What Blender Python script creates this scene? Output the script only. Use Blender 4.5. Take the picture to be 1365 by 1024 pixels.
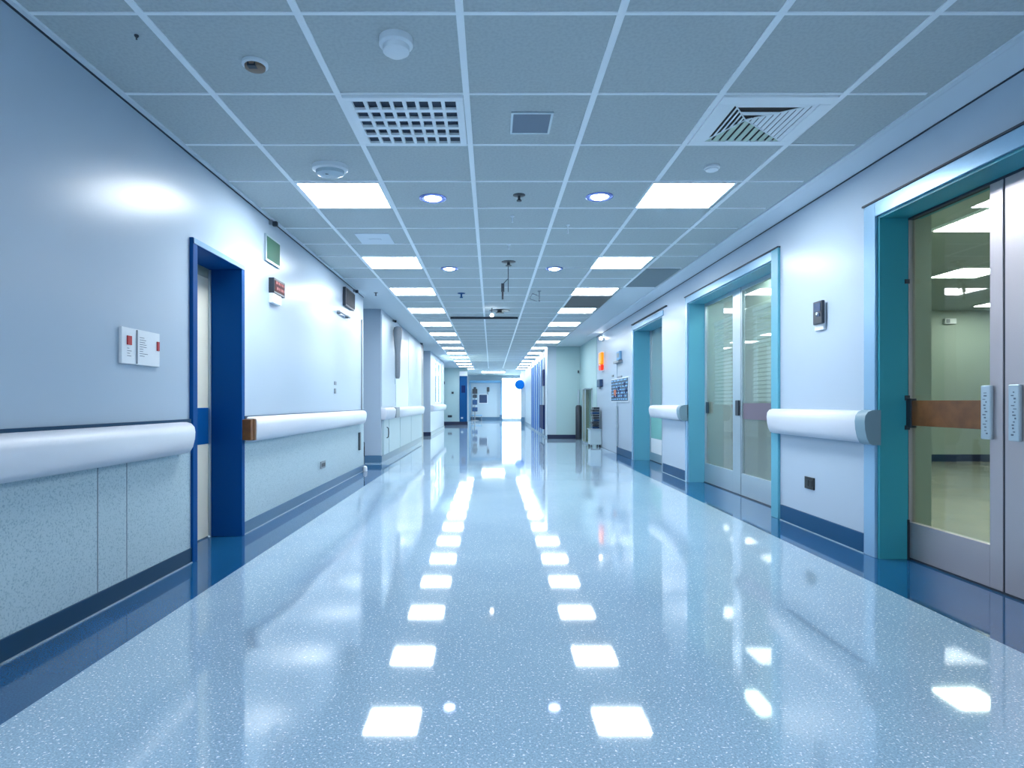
import bpy, bmesh, math, random
from mathutils import Vector, Matrix
random.seed(7)
S = bpy.context.scene
for o in list(bpy.data.objects): bpy.data.objects.remove(o)
C = S.collection

# ---------------- camera, world, exposure ----------------
F, VX, VY, CAMZ = 820.0, 655.0, 537.0, 1.07      # focal length in px, vanishing point, eye height
CEIL = 2.75
XL, XR = -2.02, 2.66                              # corridor walls
cam = bpy.data.cameras.new('camera'); camo = bpy.data.objects.new('camera', cam); C.objects.link(camo)
camo.location = (0, 0, CAMZ); camo.rotation_euler = (math.pi/2, 0, 0)
cam.sensor_width = 36; cam.lens = 36*F/1365
cam.shift_x = (682.5-VX)/1365; cam.shift_y = (VY-512)/1365
cam.clip_start = 0.05; cam.clip_end = 200
S.camera = camo
W = bpy.data.worlds.new('world'); S.world = W; W.use_nodes = True
W.node_tree.nodes['Background'].inputs[0].default_value = (0.80, 0.90, 1.0, 1)
W.node_tree.nodes['Background'].inputs[1].default_value = 4.0
S.view_settings.view_transform = 'Standard'; S.view_settings.look = 'None'
S.view_settings.gamma = 1; S.view_settings.use_curve_mapping = False
S.view_settings.exposure = 1.83
PANEL = 13.2                                      # strength of the ceiling light panels
PANEL_COL = (0.91, 0.96, 1.0)
DOWN = 8.0

# ---------------- materials ----------------
def lin(c):
    def f(v):
        v /= 255.0
        return v/12.92 if v <= 0.04045 else ((v+0.055)/1.055)**2.4
    return (f(c[0]), f(c[1]), f(c[2]), 1)
def mat(name, rgb, rough=0.5, metal=0.0, spec=0.5, coat=0.0, emit=None, es=0.0, noise=None, bump=None):
    m = bpy.data.materials.new(name); m.use_nodes = True
    nt = m.node_tree; b = nt.nodes['Principled BSDF']
    b.inputs['Base Color'].default_value = lin(rgb)
    b.inputs['Roughness'].default_value = rough; b.inputs['Metallic'].default_value = metal
    b.inputs['Specular IOR Level'].default_value = spec; b.inputs['Coat Weight'].default_value = coat
    b.inputs['Coat Roughness'].default_value = 0.05
    if emit:
        b.inputs['Emission Color'].default_value = emit if len(emit) == 4 else (*emit, 1)
        b.inputs['Emission Strength'].default_value = es
    if noise:      # (scale, other rgb, lo, hi)
        tc = nt.nodes.new('ShaderNodeNewGeometry'); n = nt.nodes.new('ShaderNodeTexNoise')
        n.inputs['Scale'].default_value = noise[0]; n.inputs['Detail'].default_value = 3
        r = nt.nodes.new('ShaderNodeValToRGB')
        r.color_ramp.elements[0].position = noise[2]; r.color_ramp.elements[1].position = noise[3]
        r.color_ramp.elements[0].color = lin(rgb); r.color_ramp.elements[1].color = lin(noise[1])
        nt.links.new(tc.outputs['Position'], n.inputs['Vector']); nt.links.new(n.outputs['Fac'], r.inputs[0])
        nt.links.new(r.outputs[0], b.inputs['Base Color'])
    if bump:       # (scale, strength)
        tc = nt.nodes.new('ShaderNodeNewGeometry'); n = nt.nodes.new('ShaderNodeTexNoise')
        n.inputs['Scale'].default_value = bump[0]; n.inputs['Detail'].default_value = 2
        bp = nt.nodes.new('ShaderNodeBump'); bp.inputs['Strength'].default_value = bump[1]; bp.inputs['Distance'].default_value = 0.01
        nt.links.new(tc.outputs['Position'], n.inputs['Vector']); nt.links.new(n.outputs['Fac'], bp.inputs['Height'])
        nt.links.new(bp.outputs[0], b.inputs['Normal'])
    return m
def floor_mat(name, base, dark, fleck, flo, rough):
    m = bpy.data.materials.new(name); m.use_nodes = True
    nt = m.node_tree; b = nt.nodes['Principled BSDF']; N = nt.nodes.new; L = nt.links.new
    g = N('ShaderNodeNewGeometry')
    n1 = N('ShaderNodeTexNoise'); n1.inputs['Scale'].default_value = 1.1; n1.inputs['Detail'].default_value = 4
    n2 = N('ShaderNodeTexNoise'); n2.inputs['Scale'].default_value = 150; n2.inputs['Detail'].default_value = 2
    n3 = N('ShaderNodeTexNoise'); n3.inputs['Scale'].default_value = 95; n3.inputs['Detail'].default_value = 1.5
    for n in (n1, n2, n3): L(g.outputs['Position'], n.inputs['Vector'])
    r1 = N('ShaderNodeValToRGB'); r1.color_ramp.elements[0].position = .3; r1.color_ramp.elements[1].position = .7
    r1.color_ramp.elements[0].color = lin(dark); r1.color_ramp.elements[1].color = lin(base); L(n1.outputs['Fac'], r1.inputs[0])
    r2 = N('ShaderNodeValToRGB'); r2.color_ramp.elements[0].position = .40; r2.color_ramp.elements[1].position = .60
    r2.color_ramp.elements[0].color = (.80, .80, .80, 1); r2.color_ramp.elements[1].color = (1.1, 1.1, 1.1, 1); L(n2.outputs['Fac'], r2.inputs[0])
    mm = N('ShaderNodeMix'); mm.data_type = 'RGBA'; mm.blend_type = 'MULTIPLY'; mm.inputs[0].default_value = 1
    L(r1.outputs[0], mm.inputs[6]); L(r2.outputs[0], mm.inputs[7])
    r3 = N('ShaderNodeValToRGB'); r3.color_ramp.elements[0].position = flo; r3.color_ramp.elements[1].position = flo+.06
    L(n3.outputs['Fac'], r3.inputs[0])
    m2 = N('ShaderNodeMix'); m2.data_type = 'RGBA'; L(r3.outputs[0], m2.inputs[0]); L(mm.outputs[2], m2.inputs[6]); m2.inputs[7].default_value = lin(fleck)
    L(m2.outputs[2], b.inputs['Base Color'])
    b.inputs['Roughness'].default_value = rough; b.inputs['Specular IOR Level'].default_value = 0.62
    n4 = N('ShaderNodeTexNoise'); n4.inputs['Scale'].default_value = 3.0; L(g.outputs['Position'], n4.inputs['Vector'])
    bp = N('ShaderNodeBump'); bp.inputs['Strength'].default_value = .02; bp.inputs['Distance'].default_value = .004
    L(n4.outputs['Fac'], bp.inputs['Height']); L(bp.outputs[0], b.inputs['Normal'])
    return m
def glass_mat(name, tint, refl=1.0, haze=0.0, hazecol=(200, 220, 215)):
    m = bpy.data.materials.new(name); m.use_nodes = True
    nt = m.node_tree; N = nt.nodes.new; L = nt.links.new
    for n in list(nt.nodes): nt.nodes.remove(n)
    out = N('ShaderNodeOutputMaterial'); t = N('ShaderNodeBsdfTransparent'); t.inputs[0].default_value = lin(tint)
    g = N('ShaderNodeBsdfGlossy'); g.inputs['Roughness'].default_value = 0.02; g.inputs[0].default_value = (refl, refl, refl, 1)
    d = N('ShaderNodeBsdfDiffuse'); d.inputs[0].default_value = lin(hazecol)
    ge = N('ShaderNodeNewGeometry'); dt = N('ShaderNodeVectorMath'); dt.operation = 'DOT_PRODUCT'
    L(ge.outputs['Incoming'], dt.inputs[0]); L(ge.outputs['Normal'], dt.inputs[1])
    def mth(op, a, v=None, w=None):
        q = N('ShaderNodeMath'); q.operation = op; L(a, q.inputs[0]) if not isinstance(a, float) else None
        if isinstance(a, float): q.inputs[0].default_value = a
        if v is not None:
            if isinstance(v, float): q.inputs[1].default_value = v
            else: L(v, q.inputs[1])
        return q.outputs[0]
    cs = mth('ABSOLUTE', dt.outputs['Value']); p5 = mth('POWER', mth('SUBTRACT', 1.0, cs), 5.0)
    fr = mth('ADD', mth('MULTIPLY', p5, .9), .04)
    a = N('ShaderNodeMixShader'); a.inputs[0].default_value = haze; L(t.outputs[0], a.inputs[1]); L(d.outputs[0], a.inputs[2])
    x = N('ShaderNodeMixShader'); L(fr, x.inputs[0]); L(a.outputs[0], x.inputs[1]); L(g.outputs[0], x.inputs[2])
    L(x.outputs[0], out.inputs[0])
    return m
M = {}
M['wall'] = mat('satin_wall_paint', (166, 183, 199), .28, spec=.18, bump=(9, .02))
M['wall_far'] = mat('white_wall_paint', (178, 196, 208), .4, spec=.2)
M['wall_green'] = mat('pale_green_wall_alcove_shade', (165, 195, 198), .5)  # green tone stands for the alcove shade; the cross wall shares it
M['room_green'] = mat('sage_wall_paint', (158, 172, 164), .55)
M['wains'] = mat('speckled_wainscot', (168, 190, 199), .45, noise=(120, (136, 162, 176), .50, .66))
M['wains_far'] = mat('pale_cabinet_laminate', (172, 194, 202), .4, spec=.2)
M['base_l'] = mat('teal_blue_vinyl_baseboard', (14, 58, 88), .35, spec=.25)
M['base_g'] = mat('steel_blue_baseboard', (74, 112, 142), .35)
M['base_r'] = mat('blue_vinyl_baseboard', (14, 72, 112), .4, spec=.2)
M['base_n'] = mat('navy_baseboard', (28, 40, 72), .3)
M['tile'] = mat('ceiling_tile', (182, 191, 192), .85, noise=(60, (172, 181, 184), .4, .65))
M['plain'] = mat('ceiling_plaster', (200, 210, 216), .75)
M['grid'] = mat('white_grid_metal', (236, 242, 246), .45)
M['cove'] = mat('perimeter_trim_paint', (214, 224, 232), .5)
M['shadowgap'] = mat('dark_seal_shadow_gap', (34, 46, 60), .6)
M['floor'] = floor_mat('speckled_blue_vinyl_floor', (154, 182, 202), (142, 171, 194), (236, 242, 248), .63, .045)
M['strip'] = floor_mat('dark_blue_border_vinyl', (28, 88, 134), (22, 74, 116), (80, 130, 170), .70, .06)
M['roomfloor'] = floor_mat('tan_room_floor', (158, 156, 142), (140, 140, 128), (190, 188, 165), .68, .2)
M['blue'] = mat('royal_blue_frame_paint', (5, 72, 134), .5, spec=.08)
M['cream'] = mat('cream_door_laminate', (212, 212, 200), .4)
M['greyband'] = mat('grey_green_transom', (140, 150, 138), .4)
M['teal'] = mat('teal_frame_paint', (52, 146, 160), .4, spec=.3)
M['cyan'] = mat('light_teal_frame_paint', (88, 160, 182), .35, spec=.3)
M['trimw'] = mat('satin_aluminium_trim', (140, 180, 210), .25, metal=.35)
M['steel'] = mat('brushed_steel', (176, 170, 174), .34, metal=.6)
M['alu'] = mat('aluminium', (180, 196, 205), .3, metal=.7)
M['rail'] = mat('white_vinyl_rail', (206, 212, 222), .32)
M['railcap'] = mat('grey_end_cap', (110, 140, 155), .4)
M['wood'] = mat('brown_wood', (112, 72, 34), .4, noise=(12, (92, 56, 24), .35, .65))
M['plum'] = mat('plum_band', (98, 88, 104), .4)
M['black'] = mat('black_plastic', (16, 18, 22), .35)
M['dark'] = mat('dark_metal', (48, 56, 66), .35, metal=.4)
M['grey'] = mat('grey_plastic', (122, 132, 142), .4)
M['white'] = mat('white_plastic', (222, 230, 236), .35)
M['paper'] = mat('white_paper', (214, 222, 228), .7)
M['red'] = mat('red_plastic', (170, 16, 30), .4)
M['darkred'] = mat('dark_red_sign', (70, 12, 22), .6, spec=.15)
M['pink'] = mat('pale_red_lettering', (150, 52, 58), .5)
M['green'] = mat('green_sign_board', (60, 108, 90), .6, spec=.2)
M['ink'] = mat('grey_print', (96, 108, 122), .7)
M['orange'] = mat('orange_indicator', (240, 130, 10), .3, emit=lin((255, 130, 0)), es=.3)
M['redlamp'] = mat('red_indicator', (205, 50, 20), .3, emit=lin((240, 50, 0)), es=.2)
M['screen'] = mat('dark_blue_print', (22, 58, 98), .25)
M['bluepanel'] = mat('blue_panel', (14, 78, 132), .6, spec=.15)
M['bluepart'] = mat('cobalt_panel', (8, 88, 168), .7, spec=.05)
M['navy'] = mat('navy_panel', (10, 34, 84), .6, spec=.15)
M['sky'] = mat('pale_blue_panel', (122, 170, 206), .6, spec=.2)
M['rust'] = mat('rust_orange_pole', (176, 92, 50), .5)
M['greenpanel'] = mat('frosted_green_panel', (120, 180, 175), .4)
M['browntile'] = mat('brown_grey_tile', (104, 104, 102), .8)
M['blind'] = mat('white_blind_slat', (210, 222, 222), .5)
M['glass'] = glass_mat('clear_glass', (226, 234, 228))
M['glass_haze'] = glass_mat('hazy_glass', (212, 224, 220), haze=.14, hazecol=(215, 225, 225))
M['glass_teal'] = glass_mat('teal_glass', (200, 222, 222), haze=.45, hazecol=(178, 208, 214))
M['panel'] = mat('light_diffuser', (255, 255, 255), .5, emit=PANEL_COL, es=PANEL)
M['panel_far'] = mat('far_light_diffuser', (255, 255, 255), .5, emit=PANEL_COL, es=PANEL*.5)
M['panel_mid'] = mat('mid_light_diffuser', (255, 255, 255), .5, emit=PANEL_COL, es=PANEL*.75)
M['roompanel'] = mat('room_light_diffuser', (255, 255, 255), .5, emit=(1, .98, .92), es=9)
M['lobby'] = mat('lobby_light_diffuser', (255, 255, 255), .5, emit=(.86, .94, 1), es=10)
M['bulb'] = mat('downlight_bulb', (255, 255, 255), .5, emit=(.62, .70, 1.0), es=DOWN)
M['bulbring'] = mat('blue_white_reflector', (150, 165, 235), .15, metal=.6)

# ---------------- geometry helpers ----------------
class MB:
    def __init__(s): s.bm = bmesh.new(); s.mi = 0
    def box(s, x0, x1, y0, y1, z0, z1, mi=0):
        v = [s.bm.verts.new((x, y, z)) for x in (x0, x1) for y in (y0, y1) for z in (z0, z1)]
        for f in ((0,1,3,2),(4,6,7,5),(0,4,5,1),(2,3,7,6),(0,2,6,4),(1,5,7,3)):
            s.bm.faces.new([v[i] for i in f]).material_index = mi
        return s
    def cyl(s, c, r, h, ax='z', n=24, r2=None):      # c = centre of the start face, grows h along +axis
        r2 = r if r2 is None else r2
        A = {'x': Vector((1,0,0)), 'y': Vector((0,1,0)), 'z': Vector((0,0,1))}[ax] if isinstance(ax, str) else Vector(ax).normalized()
        U = A.orthogonal().normalized(); V = A.cross(U); c = Vector(c)
        a = [s.bm.verts.new(c+r*(U*math.cos(t)+V*math.sin(t))) for t in [2*math.pi*i/n for i in range(n)]]
        b = [s.bm.verts.new(c+A*h+r2*(U*math.cos(t)+V*math.sin(t))) for t in [2*math.pi*i/n for i in range(n)]]
        s.bm.faces.new(a[::-1]); s.bm.faces.new(b)
        for i in range(n): s.bm.faces.new((a[i], a[(i+1)%n], b[(i+1)%n], b[i]))
        return s
    def lathe(s, c, prof, ax='z', n=28, sx=1, sy=1):  # prof [(r, h)...]
        A = {'x': Vector((1,0,0)), 'y': Vector((0,1,0)), 'z': Vector((0,0,1))}[ax]
        U = {'x': Vector((0,1,0)), 'y': Vector((1,0,0)), 'z': Vector((1,0,0))}[ax]; V = A.cross(U); c = Vector(c)
        R = [[s.bm.verts.new(c+A*h+r*(sx*U*math.cos(t)+sy*V*math.sin(t))) for t in [2*math.pi*i/n for i in range(n)]] for r, h in prof]
        for a, b in zip(R, R[1:]):
            for i in range(n): s.bm.faces.new((a[i], a[(i+1)%n], b[(i+1)%n], b[i]))
        s.bm.faces.new(R[0][::-1]); s.bm.faces.new(R[-1])
        return s
    def prism(s, prof, y0, y1, ends=None):            # prof of (x,z), swept along y; ends = inset of the end sections
        secs = [(y0, 0), (y1, 0)]
        if ends: e = ends; secs = [(y0, e), (y0+e*.3, e*.35), (y0+e, 0), (y1-e, 0), (y1-e*.3, e*.35), (y1, e)]
        cz = sum(p[1] for p in prof)/len(prof); cx = sum(p[0] for p in prof)/len(prof)
        H = max(p[1] for p in prof)-min(p[1] for p in prof); Wd = max(p[0] for p in prof)-min(p[0] for p in prof)
        wall = min(prof, key=lambda p: abs(p[0]-(XL if cx < 0 else XR)))[0]
        R = []
        for y, e in secs:
            k = 1-2*e/H; kx = 1-e/Wd
            R.append([s.bm.verts.new((wall+(x-wall)*kx, y, cz+(z-cz)*k)) for x, z in prof])
        n = len(prof)
        for a, b in zip(R, R[1:]):
            for i in range(n): s.bm.faces.new((a[i], a[(i+1)%n], b[(i+1)%n], b[i]))
        s.bm.faces.new(R[0][::-1]); s.bm.faces.new(R[-1])
        return s
    def poly(s, pts, mi=0):
        s.bm.faces.new([s.bm.verts.new(p) for p in pts]).material_index = mi; return s
    def tube(s, pts, r, n=10):
        pts = [Vector(p) for p in pts]; R = []
        for i, p in enumerate(pts):
            d = (pts[min(i+1, len(pts)-1)]-pts[max(i-1, 0)]).normalized(); U = d.orthogonal().normalized()
            if R: 
                U = (lastU-d*lastU.dot(d)).normalized()
            lastU = U; V = d.cross(U)
            R.append([s.bm.verts.new(p+r*(U*math.cos(2*math.pi*k/n)+V*math.sin(2*math.pi*k/n))) for k in range(n)])
        for a, b in zip(R, R[1:]):
            for i in range(n): s.bm.faces.new((a[i], a[(i+1)%n], b[(i+1)%n], b[i]))
        s.bm.faces.new(R[0][::-1]); s.bm.faces.new(R[-1]); return s
ORG = {}
def _mk(name, mb, m, org, bevel=0, smooth=False):
    bm = mb.bm
    bmesh.ops.recalc_face_normals(bm, faces=bm.faces)
    bmesh.ops.translate(bm, verts=bm.verts, vec=-Vector(org))
    me = bpy.data.meshes.new(name); bm.to_mesh(me); bm.free()
    for mm in (m if isinstance(m, (list, tuple)) else [m]): me.materials.append(mm)
    o = bpy.data.objects.new(name, me); C.objects.link(o)
    if smooth:
        for p in me.polygons: p.use_smooth = True
        me.set_sharp_from_angle(angle=math.radians(40))
    if bevel:
        b = o.modifiers.new('Bevel', 'BEVEL'); b.width = bevel; b.segments = 2; b.limit_method = 'ANGLE'; b.angle_limit = math.radians(50)
    return o
def thing(name, label, cat, loc, group=None):
    o = bpy.data.objects.new(name, None); C.objects.link(o); o.location = loc; o.empty_display_size = .1
    o['label'] = label; o['category'] = cat
    if group: o['group'] = group
    ORG[o.name] = Vector(loc); return o
def part(name, mb, m, parent, label=None, bevel=0, smooth=False):
    org = ORG[parent.name]; o = _mk(name, mb, m, org, bevel, smooth); o.parent = parent
    ORG[o.name] = org
    if label: o['label'] = label
    return o
def solo(name, mb, m, label, cat, group=None, bevel=0, smooth=False):
    vs = [v.co for v in mb.bm.verts]
    mn = [min(v[i] for v in vs) for i in range(3)]; mx = [max(v[i] for v in vs) for i in range(3)]
    org = Vector(((mn[0]+mx[0])/2, (mn[1]+mx[1])/2, mn[2]))
    o = _mk(name, mb, m, org, bevel, smooth); o.location = org; ORG[o.name] = org
    o['label'] = label; o['category'] = cat
    if group: o['group'] = group
    return o
def struct(name, mb, m, parent=None, bevel=0, smooth=False):
    if parent: return part(name, mb, m, parent, None, bevel, smooth)
    o = _mk(name, mb, m, (0,0,0), bevel, smooth); o['kind'] = 'structure'; ORG[o.name] = Vector((0,0,0)); return o
def sroot(name):
    o = bpy.data.objects.new(name, None); C.objects.link(o); o['kind'] = 'structure'; o.empty_display_size = .1
    ORG[o.name] = Vector((0,0,0)); return o
def clone(root, loc, label):
    r = root.copy(); C.objects.link(r); r.location = loc; r['label'] = label
    for ch in root.children:
        c = ch.copy(); C.objects.link(c); c.parent = r
        for g in ch.children:
            d = g.copy(); C.objects.link(d); d.parent = c
    return r
def DL(x, X=XL): return F*abs(X)/(VX-x)      # depth on a left-hand plane seen at column x
def DR(x, X=XR): return F*X/(x-VX)
def ZZ(y, D): return CAMZ-(y-VY)*D/F
def CP(x, y):                                # point on the ceiling
    D = F*(CEIL-CAMZ)/(VY-y); return ((x-VX)*D/F, D)

Y_BACK = -3.2; Y_END = 37.5
# ---------------- floor ----------------
b = MB()
SL, SR = -1.63, 2.27
def quad(b, x0, x1, y0, y1, mi, z=0): b.poly([(x0,y0,z),(x1,y0,z),(x1,y1,z),(x0,y1,z)], mi)
quad(b, XL-.5, SL, Y_BACK, 10.6, 1); quad(b, SL, SR, Y_BACK, 10.6, 0); quad(b, SR, XR+.3, Y_BACK, 10.6, 1)
quad(b, XL-.5, SR, 10.6, 13.0, 0); quad(b, SR, XR+.3, 10.6, 13.0, 1)
quad(b, XL-.6, XR+.3, 13.0, 30, 0); quad(b, -7, 7, 30, Y_END+.2, 0)
quad(b, XR+.3, 11, .5, 12, 2)
floor = struct('floor', b, [M['floor'], M['strip'], M['roomfloor']])
# ---------------- ceiling ----------------
rows = [-2.86, -2.17, -1.48, -.79, -.10, .59, 1.28, 1.97, 2.65, 3.34, 4.00, 4.66, 5.30, 5.91, 6.50, 7.04, 7.66]
while rows[-1] < 30.5: rows.append(rows[-1]+.64)
cols = [-1.51, -.835, -.136, .56, 1.25, 1.92]
b = MB()
b.box(-2.6, 3.0, Y_BACK-.1, 30, CEIL, CEIL+.1); b.box(-7, 7, 30, Y_END+.2, CEIL, CEIL+.1)
ceil = struct('ceiling', b, M['tile'])
b = MB(); g = .006
for i, x in enumerate(cols): b.box(x-.017, x+.017, Y_BACK, 30 if 0 < i < 5 else (29 if i == 0 else 8.94), CEIL-g, CEIL+.01)
for y in rows:
    x0, x1 = (XL, 2.38) if y < 8.4 else (cols[0], 2.38 if y < 8.95 else cols[4]+.66)
    xs = [x0]+[c for c in cols if x0 < c < x1]+[x1]
    for a, c in zip(xs, xs[1:]): b.box(a+.017, c-.017, y-.009, y+.009, CEIL-g*.8, CEIL+.01)
struct('ceiling_grid', b, M['grid'], ceil)
b = MB(); b.box(XL-.5, cols[0]-.017, 8.31, 30, CEIL-.004, CEIL+.01); b.box(cols[5]-.0, 3.0, 8.95, 18.3, CEIL-.004, CEIL+.01)
struct('plain_ceiling_band', b, M['plain'], ceil)
b = MB(); b.prism([(2.40, CEIL+.01), (2.40, CEIL-.012), (2.43, CEIL-.012), (2.45, CEIL-.006), (XR, CEIL-.012), (XR, CEIL+.01)], Y_BACK, 15.5)
struct('trim_1', b, M['cove'])
b = MB(); b.box(XL, XL+.035, Y_BACK, 9.7, CEIL-.014, CEIL+.01)
struct('trim_2', b, M['cove'])
b = MB(); b.box(XL, XL+.008, Y_BACK, 9.7, CEIL-.021, CEIL-.0145); b.box(XR-.008, XR, Y_BACK, 15.5, CEIL-.019, CEIL-.0125)
struct('shadow_gap_strip', b, M['shadowgap'])  # dark strips paint in the shadow line under the ceiling edge

# ---------------- left wall ----------------
D1a, D1b = 4.15, 4.95      # left door opening
b = MB()
b.box(XL-.5, XL, Y_BACK, D1a, 0, CEIL); b.box(XL-.5, XL, D1b, 9.7, 0, CEIL); b.box(XL-.5, XL, D1a, D1b, 2.15, CEIL)
wl = struct('wall_left', b, M['wall']); b = MB()
b.box(XL-.6, XL-.5, 9.7, 10.97, 0, CEIL)
struct('wall_left_panelled', MB().box(XL-.6, -1.97, 10.97, 17.3, 0, CEIL), M['wall'])
b.box(XL-.6, XL-.36, 17.3, 19.9, 0, CEIL)
b.box(XL-.6, -1.97, 19.9, 21.6, 0, CEIL)
b.box(XL-.6, -1.97, 21.6, 24.4, 0, 1.05); b.box(XL-.6, -1.97, 21.6, 24.4, 2.6, CEIL)
b.box(XL-.6, -1.97, 24.4, 25.6, 0, CEIL); b.box(XL-.6, XL-.5, 25.6, 29.6, 0, CEIL)
struct('wall_left_far', b, M['wall'])
b = MB(); b.box(XL, XL+.008, Y_BACK, D1a-.03, .1, .85); b.box(XL, XL+.008, D1b+.03, 9.7, .1, .85)
for x in (128, 167): D = DL(x); b.box(XL, XL+.0088, D-.003, D+.003, .1, .75, 1)
struct('wainscot_panel', b, [M['wains'], M['ink']], wl)
b = MB(); b.box(XL, XL+.016, Y_BACK, D1a-.03, 0, .1)
struct('baseboard_left', b, M['base_l'], bevel=.003)
b = MB(); b.box(XL, XL+.016, D1b+.03, 9.7, 0, .1); b.box(XL-.5, -1.965, 10.955, 10.97, 0, .13); b.box(-1.97, -1.955, 10.97, 17.3, 0, .12); b.box(XL-.36, -1.955, 19.885, 19.9, 0, .12, 1); b.box(-1.97, -1.955, 19.9, 25.6, 0, .12)
struct('baseboard_left_far', b, [M['base_g'], M['base_n']])
b = MB(); b.box(XL+.016, XL+.022, Y_BACK, D1a-.03, 0, .006); b.box(XL+.016, XL+.022, D1b+.03, 9.7, 0, .006)
b.box(XR-.022, XR-.016, 4.36, 5.63, 0, .006); b.box(XR-.022, XR-.016, 8.36, 9.5, 0, .006)
struct('trim_4', b, M['alu'])
# dark blue channel above/below the rails
b = MB()
for y0, y1 in ((Y_BACK, 4.10), (5.0, 9.7)): b.box(XL, XL+.02, y0, y1, .925, .962)
struct('trim_5', b, M['base_l'])

# ---------------- right wall ----------------
# openings: door A 1.6..4.235 (top 2.35), door B 5.8..8.30 (2.41), door C 9.6..11.48 (2.41)
TH = .30
b = MB()
b.box(XR, XR+.2, Y_BACK, 1.6, 0, CEIL); b.box(XR, XR+.2, 1.6, 4.235, 2.35, CEIL)
b.box(XR, XR+.2, 4.235, 5.80, 0, CEIL); b.box(XR, XR+.2, 5.80, 8.30, 2.41, CEIL)
b.box(XR, XR+.2, 8.30, 9.60, 0, CEIL); b.box(XR, XR+.3, 9.60, 11.48, 2.41, CEIL)
b.box(XR, XR+.3, 11.48, 15.5, 0, CEIL)
wr = struct('wall_right', b, M['wall'])
b = MB(); b.box(XR-.016, XR, 4.36, 5.63, 0, .14); b.box(XR-.016, XR, 8.40, 9.50, 0, .14); b.box(XR-.016, XR, 11.6, 12.95, 0, .14)
struct('baseboard_right', b, M['base_r'], bevel=.003)
# alcove side wall, cross face, inner corridor wall
b = MB(); b.box(XR-.02, XR+.3, 15.5, 18.3, 0, CEIL); b.box(1.93, XR+.3, 18.3, 18.5, 0, CEIL)
struct('wall_alcove', b, M['wall_green'])  # alcove shade is put into the greener wall colour
b = MB(); b.box(1.67, 1.93, 18.3, 18.6, 0, CEIL); b.box(1.72, 1.93, 26.3, 31.0, 0, CEIL); b.box(1.67, 1.93, 18.6, 26.3, 2.55, CEIL); b.box(1.93, 2.05, 18.5, 26.3, 0, CEIL)
b.box(1.5, 1.93, 31.0, 31.3, 0, CEIL)
struct('wall_inner', b, M['wall_far'])
b = MB(); b.box(1.66, 2.64, 18.285, 18.3, 0, .12); 
struct('baseboard_alcove', b, M['base_n'])
b = MB(); b.box(1.49, 1.68, 30.985, 31.0, 0, .34); b.box(1.705, 1.72, 26.3, 30.98, 0, .12)
struct('baseboard_inner', b, M['base_g'])
# near back wall behind the camera
b = MB(); b.box(XL-.5, XR+.3, Y_BACK-.2, Y_BACK, 0, CEIL)
struct('wall_back', b, M['wall'])

# ---------------- far end ----------------
b = MB(); b.box(-7, -1.15, 29.6, 29.8, 0, CEIL)
struct('wall_cross', b, M['wall_green'])
b = MB(); b.box(-2.5, -1.14, 29.585, 29.6, 0, .16)
struct('baseboard_cross', b, M['base_n'])
b = MB()
b.box(-7, .62, Y_END, Y_END+.2, 0, CEIL); b.box(2.6, 7, Y_END, Y_END+.2, 0, CEIL); b.box(.62, 2.6, Y_END, Y_END+.2, 2.6, CEIL); b.box(.62, 2.6, Y_END, Y_END+.2, 0, .08)
b.box(-7.2, -7, 29.8, Y_END, 0, CEIL); b.box(7, 7.2, 29.8, Y_END, 0, CEIL); b.box(1.93, 7, 31.0, 31.3, 0, CEIL)
struct('wall_far', b, M['wall_far'])
b = MB()
for x in (.62, 1.26, 1.93, 2.56): b.box(x, x+.04, Y_END-.03, Y_END+.05, .08, 2.6)
b.box(.62, 2.6, Y_END-.03, Y_END+.05, 2.56, 2.6); b.box(.62, 2.6, Y_END-.03, Y_END+.05, .08, .12)
w1 = sroot('window_1'); part('window_frame', b, M['white'], w1)
b = MB(); b.box(.64, 2.58, Y_END+.02, Y_END+.026, .1, 2.58); part('pane', b, M['glass'], w1)
w2 = sroot('window_2')
b = MB()
for y in (21.6, 22.97, 24.35): b.box(-2.05, -1.99, y, y+.05, 1.05, 2.6)
b.box(-2.05, -1.99, 21.6, 24.4, 1.05, 1.1); b.box(-2.05, -1.99, 21.6, 24.4, 2.55, 2.6); part('window_frame', b, M['white'], w2)
b = MB(); b.box(-2.03, -2.024, 21.62, 24.38, 1.06, 2.58); part('pane', b, M['glass'], w2)
# recess frame on the far wall
b = MB()
b.box(-1.33, -1.27, Y_END-.35, Y_END, 0, 2.35); b.box(.56, .64, Y_END-.35, Y_END, 0, 2.35); b.box(-1.33, .64, Y_END-.35, Y_END, 2.28, 2.42)
struct('trim_6', b, M['sky'])
b = MB(); b.box(-1.27, .56, Y_END-.02, Y_END, 0, .2); b.box(.5, .66, Y_END-.37, Y_END-.35, 0, .34)
struct('baseboard_far', b, M['base_g'])

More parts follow.
